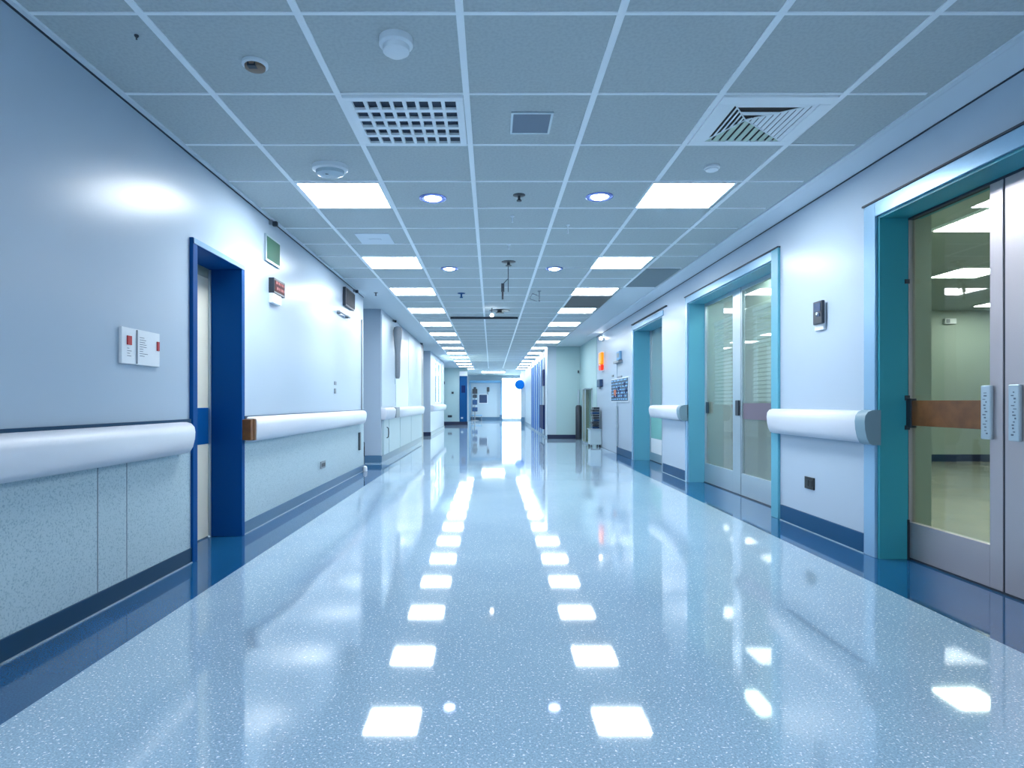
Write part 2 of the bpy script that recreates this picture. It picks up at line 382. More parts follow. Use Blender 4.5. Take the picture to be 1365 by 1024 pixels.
# ---------------- ceiling light panels ----------------
ly = [4.66, 7.04]+[8.94+1.92*i for i in range(12)]
names = ['nearest the camera', 'second from the camera', 'third from the camera', 'fourth from the camera', 'fifth from the camera',
         'sixth from the camera', 'seventh from the camera', 'seventh from the far end', 'sixth from the far end', 'fifth from the far end',
         'fourth from the far end', 'third from the far end', 'second from the far end', 'farthest from the camera']
protoL = None; far_mesh = {}
for side, (x0, x1) in (('left', (-1.493, -.852)), ('right', (1.233, 1.86))):
    for i, y in enumerate(ly):
        lab = f'bright white ceiling light panel in the {side}-hand row, {names[i]}'
        if i == 12 and y > 30: continue
        loc = ((x0+x1)/2, y+.315, CEIL-.012)
        if protoL is None:
            protoL = thing('ceiling_light', lab, 'ceiling light', loc, 'square ceiling light panels')
            hw, hd = .322, .305
            b = MB()
            for a in ((-hw, hw, -hd, -hd+.015), (-hw, hw, hd-.015, hd), (-hw, -hw+.015, -hd+.015, hd-.015), (hw-.015, hw, -hd+.015, hd-.015)):
                b.box(loc[0]+a[0], loc[0]+a[1], loc[1]+a[2], loc[1]+a[3], CEIL-.012, CEIL+.01)
            part('frame', b, M['grid'], protoL)
            b = MB(); b.box(loc[0]-hw+.015, loc[0]+hw-.015, loc[1]-hd+.015, loc[1]+hd-.015, CEIL-.008, CEIL+.008)
            part('diffuser', b, M['panel'], protoL)
        else:
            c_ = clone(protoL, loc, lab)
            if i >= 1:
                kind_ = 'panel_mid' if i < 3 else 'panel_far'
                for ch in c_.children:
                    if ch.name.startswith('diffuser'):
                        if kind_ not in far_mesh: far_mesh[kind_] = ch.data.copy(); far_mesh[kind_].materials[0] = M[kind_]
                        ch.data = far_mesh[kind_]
for x, lab in ((-1.17, 'added fill light panel, unseen, above and behind the viewpoint, left of centre'), (1.55, 'added fill light panel, unseen, above and behind the viewpoint, right of centre')):  # unseen panels added behind the camera to lift the near ambient light
    clone(protoL, (x, -.79+.315, CEIL-.012), lab)
    clone(protoL, (x, -2.86+.315, CEIL-.012), lab.replace('above and behind', 'farther behind'))
# lobby and room lights
lob = None
for k, (x, y, t) in enumerate(((-2.6, 33.2, 'left'), (0.1, 33.2, 'middle'), (2.8, 33.2, 'right'))):
    lab = f'bright ceiling light panel in the lobby beyond the corridor, {t} one'
    if lob is None:
        lob = thing('ceiling_light', lab, 'ceiling light', (x, y, CEIL-.03), 'lobby ceiling lights')
        b = MB(); b.box(x-.65, x+.65, y-.65, y+.65, CEIL-.03, CEIL-.005); part('frame', b, M['grid'], lob)
        b = MB(); b.box(x-.6, x+.6, y-.6, y+.6, CEIL-.034, CEIL-.028); part('diffuser', b, M['lobby'], lob)
    else: clone(lob, (x, y, CEIL-.03), lab)
for (x0, x1, y0, y1, lab) in ((4.28, 5.2, 4.9, 5.95, 'large ceiling light seen at the top of the near right door glass'),
                              (5.83, 6.40, 7.62, 8.15, 'middle ceiling light seen through the near right door glass'),
                              (8.32, 8.9, 10.1, 10.6, 'small farthest ceiling light seen through the near right door glass'),
                              (6.2, 7.4, 2.6, 3.4, 'added fill light deep inside the near right room, hidden behind the solid door leaf'),  # this lamp and the next are added out of view to brighten the room
                              (8.6, 9.6, 5.6, 6.6, 'added unseen fill light by the far side of the near right room')):
    t = thing('ceiling_light', lab, 'ceiling light', ((x0+x1)/2, (y0+y1)/2, CEIL-.03))
    b = MB(); b.box(x0-.03, x1+.03, y0-.03, y1+.03, CEIL-.02, CEIL); part('frame', b, M['grid'], t)
    b = MB(); b.box(x0, x1, y0, y1, CEIL-.026, CEIL-.018); part('diffuser', b, M['roompanel'], t)
# ---------------- downlights ----------------
pd = None
for px, py, lab in ((577, 264, 'round recessed downlight glowing blue-white, near left one'), (799, 262, 'round recessed downlight glowing blue-white, near right one'),
                    (599, 358, 'small round recessed downlight, farther left one'), (739, 358, 'small round recessed downlight, farther right one')):
    x, y = CP(px, py); loc = (x, y, CEIL-.012)
    if pd is None:
        pd = thing('downlight', lab, 'downlight', loc, 'round recessed downlights')
        b = MB(); b.lathe((x, y, CEIL), [(.112, .0), (.112, -.006), (.100, -.012), (.080, -.010), (.074, -.004), (.07, .0)]); part('trim_ring', b, M['bulbring'], pd, smooth=True)
        b = MB(); b.lathe((x, y, CEIL), [(.068, .0), (.066, -.010), (.045, -.018), (.0, -.021)][:3]); part('bulb', b, M['bulb'], pd, smooth=True)
    else: clone(pd, loc, lab)

# ---------------- left door ----------------
d = sroot('door_1')
b = MB()
b.box(XL-.24, XL+.025, D1a-.035, D1a+.03, 0, 2.18); b.box(XL-.24, XL+.025, D1b-.03, D1b+.03, 0, 2.18); b.box(XL-.24, XL+.025, D1a+.03, D1b-.03, 2.135, 2.18)
part('door_frame', b, M['blue'], d, bevel=.004)
part('head_strip', MB().box(XL+.0252, XL+.03, D1a-.03, D1b+.025, 2.140, 2.176), mat('steel_blue_strip', (96, 142, 176), .4), d, 'pale steel-blue strip on the door head')  # paler strip laid over the face of the frame head
b = MB(); b.box(XL-.29, XL-.24, D1a, D1b, .008, 2.06); lf = part('door_leaf', b, M['cream'], d, 'cream laminate door leaf', bevel=.003)
b = MB(); b.box(XL-.24, XL-.236, D1a+.03, D1b-.02, .745, 1.03); part('blue_plate', b, M['blue'], lf, 'blue kick plate across the cream leaf')
b = MB(); b.box(XL-.29, XL-.24, D1a, D1b, 2.06, 2.15); part('transom', b, M['greyband'], d, 'grey transom above the leaf')
b = MB(); b.box(XL-.238, XL-.22, D1b-.045, D1b-.03, .0, 2.13); part('door_stop', b, M['alu'], d)

# ---------------- crash rails ----------------
def rprof(wall, s, z0, z1, d=.11):
    h = z1-z0; t = [(0, 1), (.5, 1.0), (.78, .95), (.95, .84), (1.0, .68), (.97, .45), (.86, .2), (.7, .05), (.5, 0), (0, 0)]
    return [(wall+s*d*u, z0+h*v) for u, v in t]
def rail(y0, y1, wall, s, z0, z1, label, d=.11, ends=.02):
    t = thing('crash_rail', label, 'handrail', (wall, (y0+y1)/2, z0), 'wall crash rails')
    part('rail_cover', MB().prism(rprof(wall, s, z0, z1, d), y0, y1, ends), M['rail'], t, smooth=True)
    return t
rail(Y_BACK+.02, 3.99, XL, 1, .745, .945, 'white crash rail on the left wall in front of the blue door frame, nearest')
t = rail(5.03, 9.45, XL, 1, .75, .955, 'long white crash rail on the left wall beyond the blue door, brown near end')
part('rail_end', MB().box(XL+.02, XL+.10, 4.985, 5.03, .765, .94).box(XL+.024, XL+.094, 4.925, 4.985, .77, .935), M['wood'], t, 'exposed brown wood near end', bevel=.004)
t = rail(11.0, 17.15, -1.97, 1, .76, .98, 'white crash rail over the pale low cupboards at left')
part('bracket', MB().box(-1.97, -1.85, 12.0, 12.45, .78, .985), M['grey'], t, 'grey bracket', bevel=.01)
rail(19.95, 25.5, -1.97, 1, .78, 1.0, 'short white crash rail on the far left wall below the bright window')
t = rail(4.30, 5.72, XR, -1, .79, 1.015, 'white crash rail on the right wall between the two large doors')
for o in t.children: pass
def cap(t, wall, s, y0, y1, z0, z1, d):
    part('end_cap', MB().prism(rprof(wall, s, z0, z1, d), y0, y1), M['railcap'], t, 'grey end cap', smooth=True)
cap(t, XR, -1, 4.20, 4.315, .78, 1.02, .112)
t = rail(8.42, 9.95, XR, -1, .83, 1.035, 'short white crash rail on the right wall beside the narrow teal doorway', d=.12)
cap(t, XR, -1, 8.30, 8.43, .825, 1.04, .125)

# ---------------- right doors ----------------
# door A : stainless double door, near
XD = 2.86
d = sroot('door_2')
b = MB(); b.box(XR-.001, XD-.006, 4.213, 4.236, 0, 2.34); b.box(XR, XD+.1, 1.6, 4.235, 2.335, 2.355); b.box(XR, XD+.1, 1.585, 1.6, 0, 2.36)
part('door_reveal', b, M['teal'], d)
b = MB(); b.box(XR-.022, XR, 4.235, 4.36, 0, 2.45); b.box(XR-.022, XR, 1.5, 4.235, 2.35, 2.45)
part('door_frame', b, M['trimw'], d, 'pale aluminium casing', bevel=.004)
part('drip_strip', MB().box(XR-.03, XR, 1.5, 4.37, 2.45, 2.462), M['shadowgap'], d)
part('seal', MB().box(XD-.006, XD+.04, 4.222, 4.235, 0, 2.335).box(XD-.006, XD+.04, 1.6, 4.222, 2.322, 2.335).box(XD-.004, XD+.04, 1.6, 4.222, 0, .012), M['shadowgap'], d)
y0, y1 = 3.44, 4.22
gs0, gs1 = 3.53, 4.214
b = MB(); b.box(XD, XD+.045, y0, gs0, .012, 2.322); b.box(XD, XD+.045, gs1, y1, .012, 2.322); b.box(XD, XD+.045, gs0, gs1, .012, .255)
lfA = part('door_leaf', b, M['steel'], d, 'brushed steel leaf with a tall glass panel', bevel=.002)
part('pane', MB().box(XD+.02, XD+.026, gs0, gs1, .255, 2.322), M['glass'], lfA)
b = MB(); b.box(XD-.012, XD+.018, 3.56, 4.17, .915, 1.085); part('wood_rail', b, M['wood'], lfA, 'brown wooden bar across the glass', bevel=.003)
part('rail_bracket', MB().box(XD-.02, XD+.02, 4.165, 4.235, .90, 1.10).box(XD-.03, XD, 4.20, 4.25, 1.085, 1.12).box(XD-.03, XD, 4.20, 4.25, .885, .915), M['dark'], lfA, bevel=.003)
def plate(parent, yc, z0=.86, z1=1.17):
    p = part('push_plate', MB().box(XD-.022, XD, yc-.035, yc+.035, z0, z1), M['alu'], parent, 'silver push plate', bevel=.006)
    b = MB(); r = random.Random(int(yc*100))
    for k in range(14):
        z = z0+.03+k*.018; y = yc-.02+r.random()*.02
        b.box(XD-.0232, XD-.0215, y, y+.008+r.random()*.014, z, z+.004+.006*r.random())
    part('etched_marks', b, M['ink'], p)
plate(lfA, 3.535)
b = MB(); b.box(XD, XD+.045, 1.62, 3.425, .012, 2.322)
lfB = part('door_leaf', b, M['steel'], d, 'plain brushed steel leaf at the right edge', bevel=.002)
plate(lfB, 3.345)
part('leaf_gap', MB().box(XD+.004, XD+.04, 3.425, 3.44, .0, 2.322), M['shadowgap'], d)
part('hinge', MB().cyl((XD-.012, 4.225, 1.87), .012, .06).box(XD-.03, XD, 4.205, 4.25, 1.885, 1.915), M['dark'], d)
part('kick_guard', MB().box(XD-.012, XD, 4.205, 4.235, .0, .27), M['dark'], d)

# door B : glazed sliding pair
XB = 2.87
d = sroot('door_3')
b = MB(); b.box(XR-.001, XB, 8.28, 8.302, 0, 2.405); b.box(XR, XB+.1, 5.8, 8.30, 2.40, 2.415); b.box(XR, XB+.1, 5.785, 5.8, 0, 2.42)
part('door_reveal', b, M['cyan'], d)
b = MB(); b.box(XR-.022, XR, 8.30, 8.38, 0, 2.50); b.box(XR-.022, XR, 5.80, 8.30, 2.41, 2.50)
part('door_frame', b, M['trimw'], d, 'pale aluminium casing', bevel=.004)
part('near_casing', MB().box(XR-.024, XR, 5.66, 5.80, 0, 2.50), M['cyan'], d, 'light blue near casing', bevel=.004)
part('drip_strip', MB().box(XR-.03, XR, 5.66, 8.4, 2.50, 2.512), M['shadowgap'], d)
def gleaf(y0, y1, st0, st1, glass, lab):
    b = MB(); b.box(XB, XB+.04, y0, y0+st0, .01, 2.40); b.box(XB, XB+.04, y1-st1, y1, .01, 2.40)
    b.box(XB, XB+.04, y0+st0, y1-st1, 2.36, 2.40); b.box(XB, XB+.04, y0+st0, y1-st1, .01, .26)
    l = part('door_leaf', b, M['alu'], d, lab, bevel=.002)
    part('pane', MB().box(XB+.018, XB+.024, y0+st0, y1-st1, .26, 2.36), glass, l); return l
lB2 = gleaf(5.82, 7.07, .06, .02, M['glass_haze'], 'near glazed leaf with dark band')
lB1 = gleaf(7.085, 8.28, .23, .03, M['glass_haze'], 'far glazed leaf')
part('leaf_gap', MB().box(XB+.004, XB+.03, 7.07, 7.085, 0, 2.40), M['shadowgap'], d)
part('dark_band', MB().box(XB+.008, XB+.017, 5.88, 7.03, .885, 1.065), M['plum'], lB2, 'plum band')
part('handle', MB().box(XB-.02, XB, 7.10, 7.20, .92, 1.10), M['dark'], lB1, 'dark recessed pull', bevel=.008)
part('handle', MB().box(XB-.012, XB, 8.10, 8.20, .93, 1.08), M['dark'], lB1, 'dark recessed pull', bevel=.006)
part('floor_track', MB().box(XB-.01, XB+.05, 5.8, 8.3, 0, .01), M['dark'], d)
# blinds behind the panes
for (y0, y1, z0, z1, lab) in ((5.9, 7.0, 1.09, 2.1, 'white horizontal slat blind behind the near leaf of the glazed double door'),
                              (7.34, 8.22, 1.05, 2.1, 'white horizontal slat blind behind the far leaf of the glazed double door')):
    t = thing('slat_blind', lab, 'blind', (XB+.12, (y0+y1)/2, z0), 'blinds behind the glazed door')
    b = MB(); z = z0
    while z < z1: 
        b.poly([(XB+.105, y0, z), (XB+.105, y1, z), (XB+.118, y1, z+.034), (XB+.118, y0, z+.034)])
        b.poly([(XB+.105, y0, z-.0015), (XB+.105, y1, z-.0015), (XB+.118, y1, z+.0325), (XB+.118, y0, z+.0325)]); z += .046
    part('slats', b, M['blind'], t)
    part('head_rail', MB().box(XB+.10, XB+.135, y0, y1, z1, z1+.04), M['white'], t)
    for yc in (y0+.1, y1-.1): part('cord', MB().cyl((XB+.10, yc, z0), .003, z1-z0, n=6), M['white'], t)
t = thing('pole_stand', 'rust-coloured upright pole seen dimly behind the far leaf of the glazed door', 'pole', (3.16, 8.02, 0))
part('pole', MB().cyl((3.16, 8.02, .02), .016, 1.0).cyl((3.16, 8.02, 1.0), .03, .35, r2=.022).cyl((3.16, 8.02, 1.35), .018, .35), M['rust'], t, smooth=True)
part('base', MB().lathe((3.16, 8.02, 0), [(.13, 0), (.13, .012), (.03, .03)]), M['dark'], t, smooth=True)
part('tag', MB().box(3.12, 3.125, 7.86, 8.0, 1.55, 1.72), M['pink'], t)

# door C : narrow teal doorway with fixed glass
XC = 2.95
d = sroot('door_4')
b = MB(); b.box(XR-.001, XC, 11.46, 11.482, 0, 2.405); b.box(XR, XC+.05, 9.60, 11.48, 2.40, 2.415); b.box(XR, XC+.05, 9.585, 9.60, 0, 2.42)
part('door_reveal', b, M['cyan'], d)
b = MB(); b.box(XR-.02, XR, 11.48, 11.58, 0, 2.42); b.box(XR-.02, XR, 9.50, 11.58, 2.42, 2.50); 
part('door_frame', b, M['trimw'], d, 'pale aluminium casing', bevel=.004)
part('drip_strip', MB().box(XR-.03, XR, 9.3, 11.6, 2.53, 2.545), M['shadowgap'], d)
b = MB(); b.box(XC, XC+.04, 9.6, 9.66, .01, 2.40); b.box(XC, XC+.04, 11.40, 11.46, .01, 2.40); b.box(XC, XC+.04, 9.66, 11.40, .01, .16)
l = part('door_leaf', b, M['alu'], d)
part('pane', MB().box(XC+.018, XC+.024, 9.66, 11.40, .80, 2.40), M['glass_teal'], l)
part('green_panel', MB().box(XC+.01, XC+.03, 9.66, 11.40, .42, .80), M['greenpanel'], l, 'frosted green lower panel')
part('white_panel', MB().box(XC+.01, XC+.03, 9.66, 11.40, .16, .42), M['white'], l, 'white bottom panel')
solo('paper_notice', MB().box(XC-.005, XC, 9.95, 10.45, 2.06, 2.38), M['paper'], 'white paper notice at the top of the narrow teal doorway glass', 'notice')

# flush cream door farther along the right wall
d = sroot('door_5')
l = part('door_leaf', MB().box(XR-.012, XR, 13.0, 14.75, .005, 2.1), M['wall'], d, bevel=.002)
part('leaf_gap', MB().box(XR-.014, XR, 12.97, 13.0, 0, 1.0), M['shadowgap'], d)

# ---------------- rooms on the right ----------------
b = MB()
b.box(2.96, 3.72, 5.2, 5.3, 0, CEIL); b.box(3.62, 3.72, 5.3, 8.9, 0, CEIL); b.box(2.86, 3.72, 8.9, 9.0, 0, CEIL)
b.box(3.5, 11, 11.2, 11.3, 0, CEIL); b.box(10.9, 11, .6, 11.2, 0, CEIL); b.box(2.86, 11, .5, .6, 0, CEIL)
b.box(3.35, 3.45, 9.0, 12.0, 0, CEIL); b.box(2.96, 3.35, 11.9, 12.0, 0, CEIL); b.box(3.45, 3.5, 9.0, 11.2, 0, CEIL)
struct('wall_rooms', b, M['room_green'])
b = MB(); b.box(2.96, 11, .5, 12, CEIL-.0, CEIL+.1)
struct('ceiling_rooms', b, M['room_green'])
b = MB(); b.box(3.72, 10.9, 11.185, 11.2, 0, .13); b.box(3.72, 3.735, 5.3, 8.9, 0, .13)
struct('baseboard_rooms', b, M['base_n'])
solo('ceiling_light', MB().box(3.2, 3.6, 6.3, 6.9, CEIL-.03, CEIL-.004), M['roompanel'], 'nearer small added fill light inside the room behind the glazed double door', 'ceiling light')  # this lamp and the next are added to brighten the blinds
b = MB()
b.box(3.1, 3.5, 7.5, 8.1, CEIL-.03, CEIL-.004)
solo('ceiling_light', b, M['roompanel'], 'farther small added fill light inside the room behind the glazed double door', 'ceiling light')
t = thing('emergency_light', 'small pale wall light high on the far wall of the room at right', 'wall light', (8.33, 11.2, 2.5))
part('housing', MB().box(8.22, 8.43, 11.14, 11.2, 2.5, 2.6), M['white'], t, bevel=.01)
part('lens', MB().box(8.24, 8.30, 11.13, 11.14, 2.515, 2.585), M['grey'], t)

# ---------------- ceiling fittings ----------------
# egg-crate grille
gx0, gx1, gy0, gy1 = cols[1]+.02, cols[2]-.02, 3.355, 3.985
t = thing('air_grille', 'square egg-crate air return grille in the ceiling at upper left', 'vent', ((gx0+gx1)/2, (gy0+gy1)/2, CEIL-.02))
b = MB(); w = .042
b.box(gx0, gx1, gy0, gy0+w, CEIL-.018, CEIL+.005); b.box(gx0, gx1, gy1-w, gy1, CEIL-.018, CEIL+.005)
b.box(gx0, gx0+w, gy0+w, gy1-w, CEIL-.018, CEIL+.005); b.box(gx1-w, gx1, gy0+w, gy1-w, CEIL-.018, CEIL+.005)
part('frame', b, M['grid'], t, bevel=.003)
b = MB(); ix0, ix1, iy0, iy1 = gx0+w, gx1-w, gy0+w, gy1-w
for k in range(1, 8): x = ix0+(ix1-ix0)*k/8; b.box(x-.010, x+.010, iy0, iy1, CEIL-.016, CEIL-.002)
for k in range(1, 5): y = iy0+(iy1-iy0)*k/5; b.box(ix0, ix1, y-.016, y+.016, CEIL-.018, CEIL-.003)
part('lattice', b, M['grid'], t)
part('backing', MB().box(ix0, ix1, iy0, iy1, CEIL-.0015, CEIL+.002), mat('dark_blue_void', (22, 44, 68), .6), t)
# square diffuser with angled vanes
cx0, cx1, cy0, cy1 = 1.36, 1.84, 3.44, 3.93
t = thing('air_diffuser', 'square white air diffuser with dark slanted vanes in the ceiling at upper right', 'vent', ((cx0+cx1)/2, (cy0+cy1)/2, CEIL-.02))
b = MB(); ox0, ox1, oy0, oy1 = 1.27, 1.90, 3.36, 3.98; zt = CEIL-.012
b.box(ox0, ox1, oy0, cy0, zt, CEIL+.003); b.box(ox0, ox1, cy1, oy1, zt, CEIL+.003); b.box(ox0, cx0, cy0, cy1, zt, CEIL+.003); b.box(cx1, ox1, cy0, cy1, zt, CEIL+.003)
part('frame', b, M['grid'], t, bevel=.003)
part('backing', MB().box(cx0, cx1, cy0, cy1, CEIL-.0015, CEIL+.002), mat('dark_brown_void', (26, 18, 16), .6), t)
cc = (1.50, 3.63)
def vanes(A, B, n, m, dens, across=False):
    A = Vector((*A, 0)); B = Vector((*B, 0)); K = Vector((*cc, 0)); b = MB(); zt = CEIL-.009
    uc = (K-A).dot(B-A)/(B-A).length_squared; H = K-(A+(B-A)*uc)
    def slab(q):
        lo = [b.bm.verts.new((v.x, v.y, zt)) for v in q]; hi = [b.bm.verts.new((v.x, v.y, zt+.004)) for v in q]
        b.bm.faces.new(lo); b.bm.faces.new(hi[::-1])
        for a in range(4): b.bm.faces.new((lo[a], lo[(a+1)%4], hi[(a+1)%4], hi[a]))
    for k in range(n):
        u0 = (k+.06)/n; u1 = (k+dens)/n
        if across:
            h = lambda u: H*(u/uc if u < uc else (1-u)/(1-uc))*.97
            slab([A.lerp(B, u0), A.lerp(B, u1), A.lerp(B, u1)+h(u1), A.lerp(B, u0)+h(u0)])
        else: slab([A.lerp(K, u0), B.lerp(K, u0), B.lerp(K, u1), A.lerp(K, u1)])
    return part('vane_set', b, m, t)
vanes((cx0, cy0), (cx0, cy1), 5, M['grid'], .42)
vanes((cx0, cy1), (cx1, cy1), 10, mat('pale_green_vane', (186, 206, 192), .5), .74, True)
vanes((cx1, cy0), (cx1, cy1), 10, M['grid'], .84)
vanes((cx0, cy0), (cx1, cy0), 2, M['grid'], .42)
for c in ((cx0, cy0), (cx0, cy1), (cx1, cy0), (cx1, cy1)):
    part('rib', MB().tube([(c[0], c[1], CEIL-.006), (cc[0], cc[1], CEIL-.012)], .004, 6), M['grid'], t)
# grey panel
x0, ya = CP(684, 150); x1, yb = CP(736, 177)
t = thing('ceiling_panel', 'small flat grey square panel in the ceiling between the two air vents', 'panel', (.235, 3.7, CEIL-.01))
part('frame', MB().box(.115, .36, 3.55, 3.565, CEIL-.008, CEIL+.003).box(.115, .36, 3.815, 3.83, CEIL-.008, CEIL+.003).box(.115, .128, 3.565, 3.815, CEIL-.008, CEIL+.003).box(.347, .36, 3.565, 3.815, CEIL-.008, CEIL+.003), M['alu'], t)
part('cover', MB().box(.128, .347, 3.565, 3.815, CEIL-.006, CEIL+.003), mat('slate_grey_cover', (98, 116, 136), .5), t)
# detectors
def detector(px, py, r, h, label, m=M['white'], dark=None, sy=1.0):
    x, y = CP(px, py)
    t = thing('smoke_detector', label, 'smoke detector', (x, y, CEIL-h))
    part('base', MB().lathe((x, y, CEIL), [(r, .002), (r, -h*.4), (r*.88, -h*.5)], sy=sy), m, t, smooth=True)
    part('sensor_dome', MB().lathe((x, y, CEIL), [(r*.80, -h*.5), (r*.78, -h*.8), (r*.5, -h), (.004, -h)], sy=sy), dark or m, t, smooth=True)
    return t, x, y
t, x, y = detector(340, 84, .062, .035, 'round white detector with a brown face on the upper left ceiling', dark=mat('brown_sensor_face', (120, 100, 84), .4))
part('sensor_window', MB().box(x-.022, x+.018, y-.047, y-.015, CEIL-.037, CEIL-.012), M['dark'], t)
detector(528, 52, .078, .075, 'white dome smoke detector on the ceiling above the egg-crate grille')
t, x, y = detector(440, 221, .125, .075, 'wide white oval detector with a grey window in front of the nearest left light', dark=mat('pale_grey_window', (176, 196, 206), .25), sy=.8)
part('indicator', MB().box(x-.02, x+.0, y-.05, y-.04, CEIL-.077, CEIL-.05), M['dark'], t)
detector(949, 222, .055, .035, 'small white detector on the ceiling in front of the nearest right light')
def fitting(px, py, label, kind='sprinkler', cat='sprinkler', r=.045, drop=.05, m=M['dark'], m2=None):
    x, y = CP(px, py)
    t = thing(kind, label, cat, (x, y, CEIL-drop))
    part('rosette', MB().lathe((x, y, CEIL), [(r, .002), (r, -.004), (r*.6, -.010)]), m, t, smooth=True)
    part('head', MB().cyl((x, y, CEIL-drop*.8), r*.22, drop*.8, n=12).cyl((x, y, CEIL-drop), r*.42, drop*.15, n=14), m2 or m, t, smooth=True)
    return t, x, y
fitting(692, 260, 'small dark sprinkler head in the middle column, nearest of its line', r=.05)
fitting(683, 288, 'tiny white ceiling nub just behind the nearest sprinkler head', 'ceiling_sensor', 'sensor', .02, .06, M['white'])
fitting(757, 300, 'tiny white ceiling nub right of the middle column', 'ceiling_sensor', 'sensor', .018, .08, M['white'])
fitting(678, 326, 'tiny white ceiling nub in front of the dark hanging rod', 'ceiling_sensor', 'sensor', .022, .05, M['white'])
t, x, y = fitting(678, 349, 'dark ceiling rosette with a rod hanging from it, middle of the corridor', 'hanging_rod', 'ceiling fitting', .085, .05)
part('rod', MB().cyl((x-.005, y, CEIL-.36), .004, .36, n=8).cyl((x-.07, y, CEIL-.36), .02, .1, n=12).cyl((x-.07, y, CEIL-.45), .012, .1, n=10).tube([(x-.005, y, CEIL-.2), (x-.07, y, CEIL-.27)], .005, 6), M['dark'], t)
t, x, y = fitting(666, 414, 'wide dark ceiling disc with a small bright bulb, farther down the middle', 'pendant_lamp', 'lamp', .19, .05)
part('cord', MB().cyl((x-.14, y-.3, CEIL-.02), .01, .02, n=8).cyl((x-.14, y-.3, CEIL-.11), .005, .1, n=8), M['dark'], t)
part('bulb', MB().lathe((x-.14, y-.3, CEIL-.16), [(.004, 0), (.03, .012), (.035, .035), (.015, .06)]), mat('small_bulb', (255, 255, 255), .3, emit=(1, 1, 1), es=6), t, smooth=True)
fitting(615, 391, 'small blue-grey box on the ceiling in the column left of centre', 'ceiling_sensor', 'sensor', .06, .07, M['bluepanel'])
t, x, y = fitting(719, 388, 'small white hanging sensor in the column right of centre', 'ceiling_sensor', 'sensor', .03, .16, M['grey'])
part('cable', MB().tube([(x, y, CEIL-.08), (x-.1, y+.05, CEIL-.03), (x-.14, y+.1, CEIL-.1), (x-.02, y+.1, CEIL-.14)], .005, 6), M['grey'], t)
t, x, y = fitting(182, 47, 'tiny dark hook in the ceiling at upper left', 'ceiling_hook', 'hook', .010, .02)
fitting(501, 390, 'small round dark sensor on the plain ceiling at left', 'ceiling_sensor', 'sensor', .035, .05)
solo('access_panel', MB().box(-1.36, -1.02, 6.1, 6.5, CEIL-.005, CEIL).box(-1.25, -1.13, 6.28, 6.34, CEIL-.010, CEIL-.004), M['cove'], 'faint square access panel in the ceiling before the second left light', 'panel')
solo('ceiling_tile', MB().box(1.27, 1.90, 9.6, 10.84, CEIL-.007, CEIL-.001), M['browntile'], 'brownish grey ceiling tile between the third and fourth right lights', 'ceiling tile')
solo('ceiling_tile', MB().box(1.94, 2.37, 7.7, 8.9, CEIL-.007, CEIL-.001), mat('grey_tile', (122, 136, 142), .8), 'darker grey ceiling tile near the right wall', 'ceiling tile')
solo('ceiling_track', MB().box(-.80, .52, 12.0, 12.03, CEIL-.045, CEIL-.006), M['dark'], 'thin dark track running across the ceiling beside the wide disc', 'track')
# small brackets at the left wall/ceiling edge
def cornercam(px, py, label, X=XL, s=1, D=None):
    D = D or DL(px, X); t = thing('security_camera', label, 'camera', (X, D, CEIL-.12))
    part('mount', MB().box(X, X+.03, D-.015, D+.015, CEIL-.06, CEIL-.02), M['grey'], t)
    part('body', MB().box(X+.03, X+.075, D-.02, D+.02, CEIL-.075, CEIL-.03), M['dark'], t, bevel=.008)
cornercam(371, 282, 'small grey camera at the top of the left wall near the green sign', D=5.6)
cornercam(476, 378, 'small dark camera at the top of the left wall above the vent', D=9.0)
cornercam(531, 428, 'small dark camera at the ceiling over the left wall panels', X=-1.97, D=12.3)
cornercam(567, 460, 'dark camera at the ceiling above the dark post on the left', X=-1.97, D=17.0)
t = thing('wall_lamp', 'small glowing white lamp at the top of the right wall above the orange indicator', 'lamp', (XR, 14.6, 2.55))
part('housing', MB().box(XR-.04, XR, 14.5, 14.7, 2.55, 2.6), M['white'], t)
part('lens', MB().lathe((XR-.06, 14.6, 2.57), [(.03, 0), (.05, .03), (.03, .06)]), mat('small_lamp_lens', (255, 255, 255), .3, emit=(1, 1, 1), es=4), t, smooth=True)

# ---------------- left wall fittings ----------------
t = thing('notice_holder', 'white notice holder with two red tabs on the near left wall', 'notice holder', (XL, 3.52, 1.28))
ya, yb = DL(158), DL(209)
part('board', MB().box(XL, XL+.018, ya, yb, 1.285, 1.485), M['paper'], t, bevel=.003)
part('divider', MB().box(XL+.018, XL+.024, ya+.135, ya+.141, 1.29, 1.48), M['grey'], t)
part('red_tab', MB().box(XL+.018, XL+.024, ya+.045, ya+.085, 1.39, 1.44), M['red'], t)
part('red_tab', MB().box(XL+.018, XL+.024, yb-.035, yb-.012, 1.38, 1.435), M['red'], t)
b = MB(); r = random.Random(3)
for k in range(9): b.box(XL+.018, XL+.0192, ya+.17, ya+.17+.03+.06*r.random(), 1.44-k*.013, 1.443-k*.013)
for k in range(4): b.box(XL+.018, XL+.0192, ya+.05, ya+.06+.03*r.random(), 1.37-k*.014, 1.373-k*.014)
part('print', b, M['ink'], t)
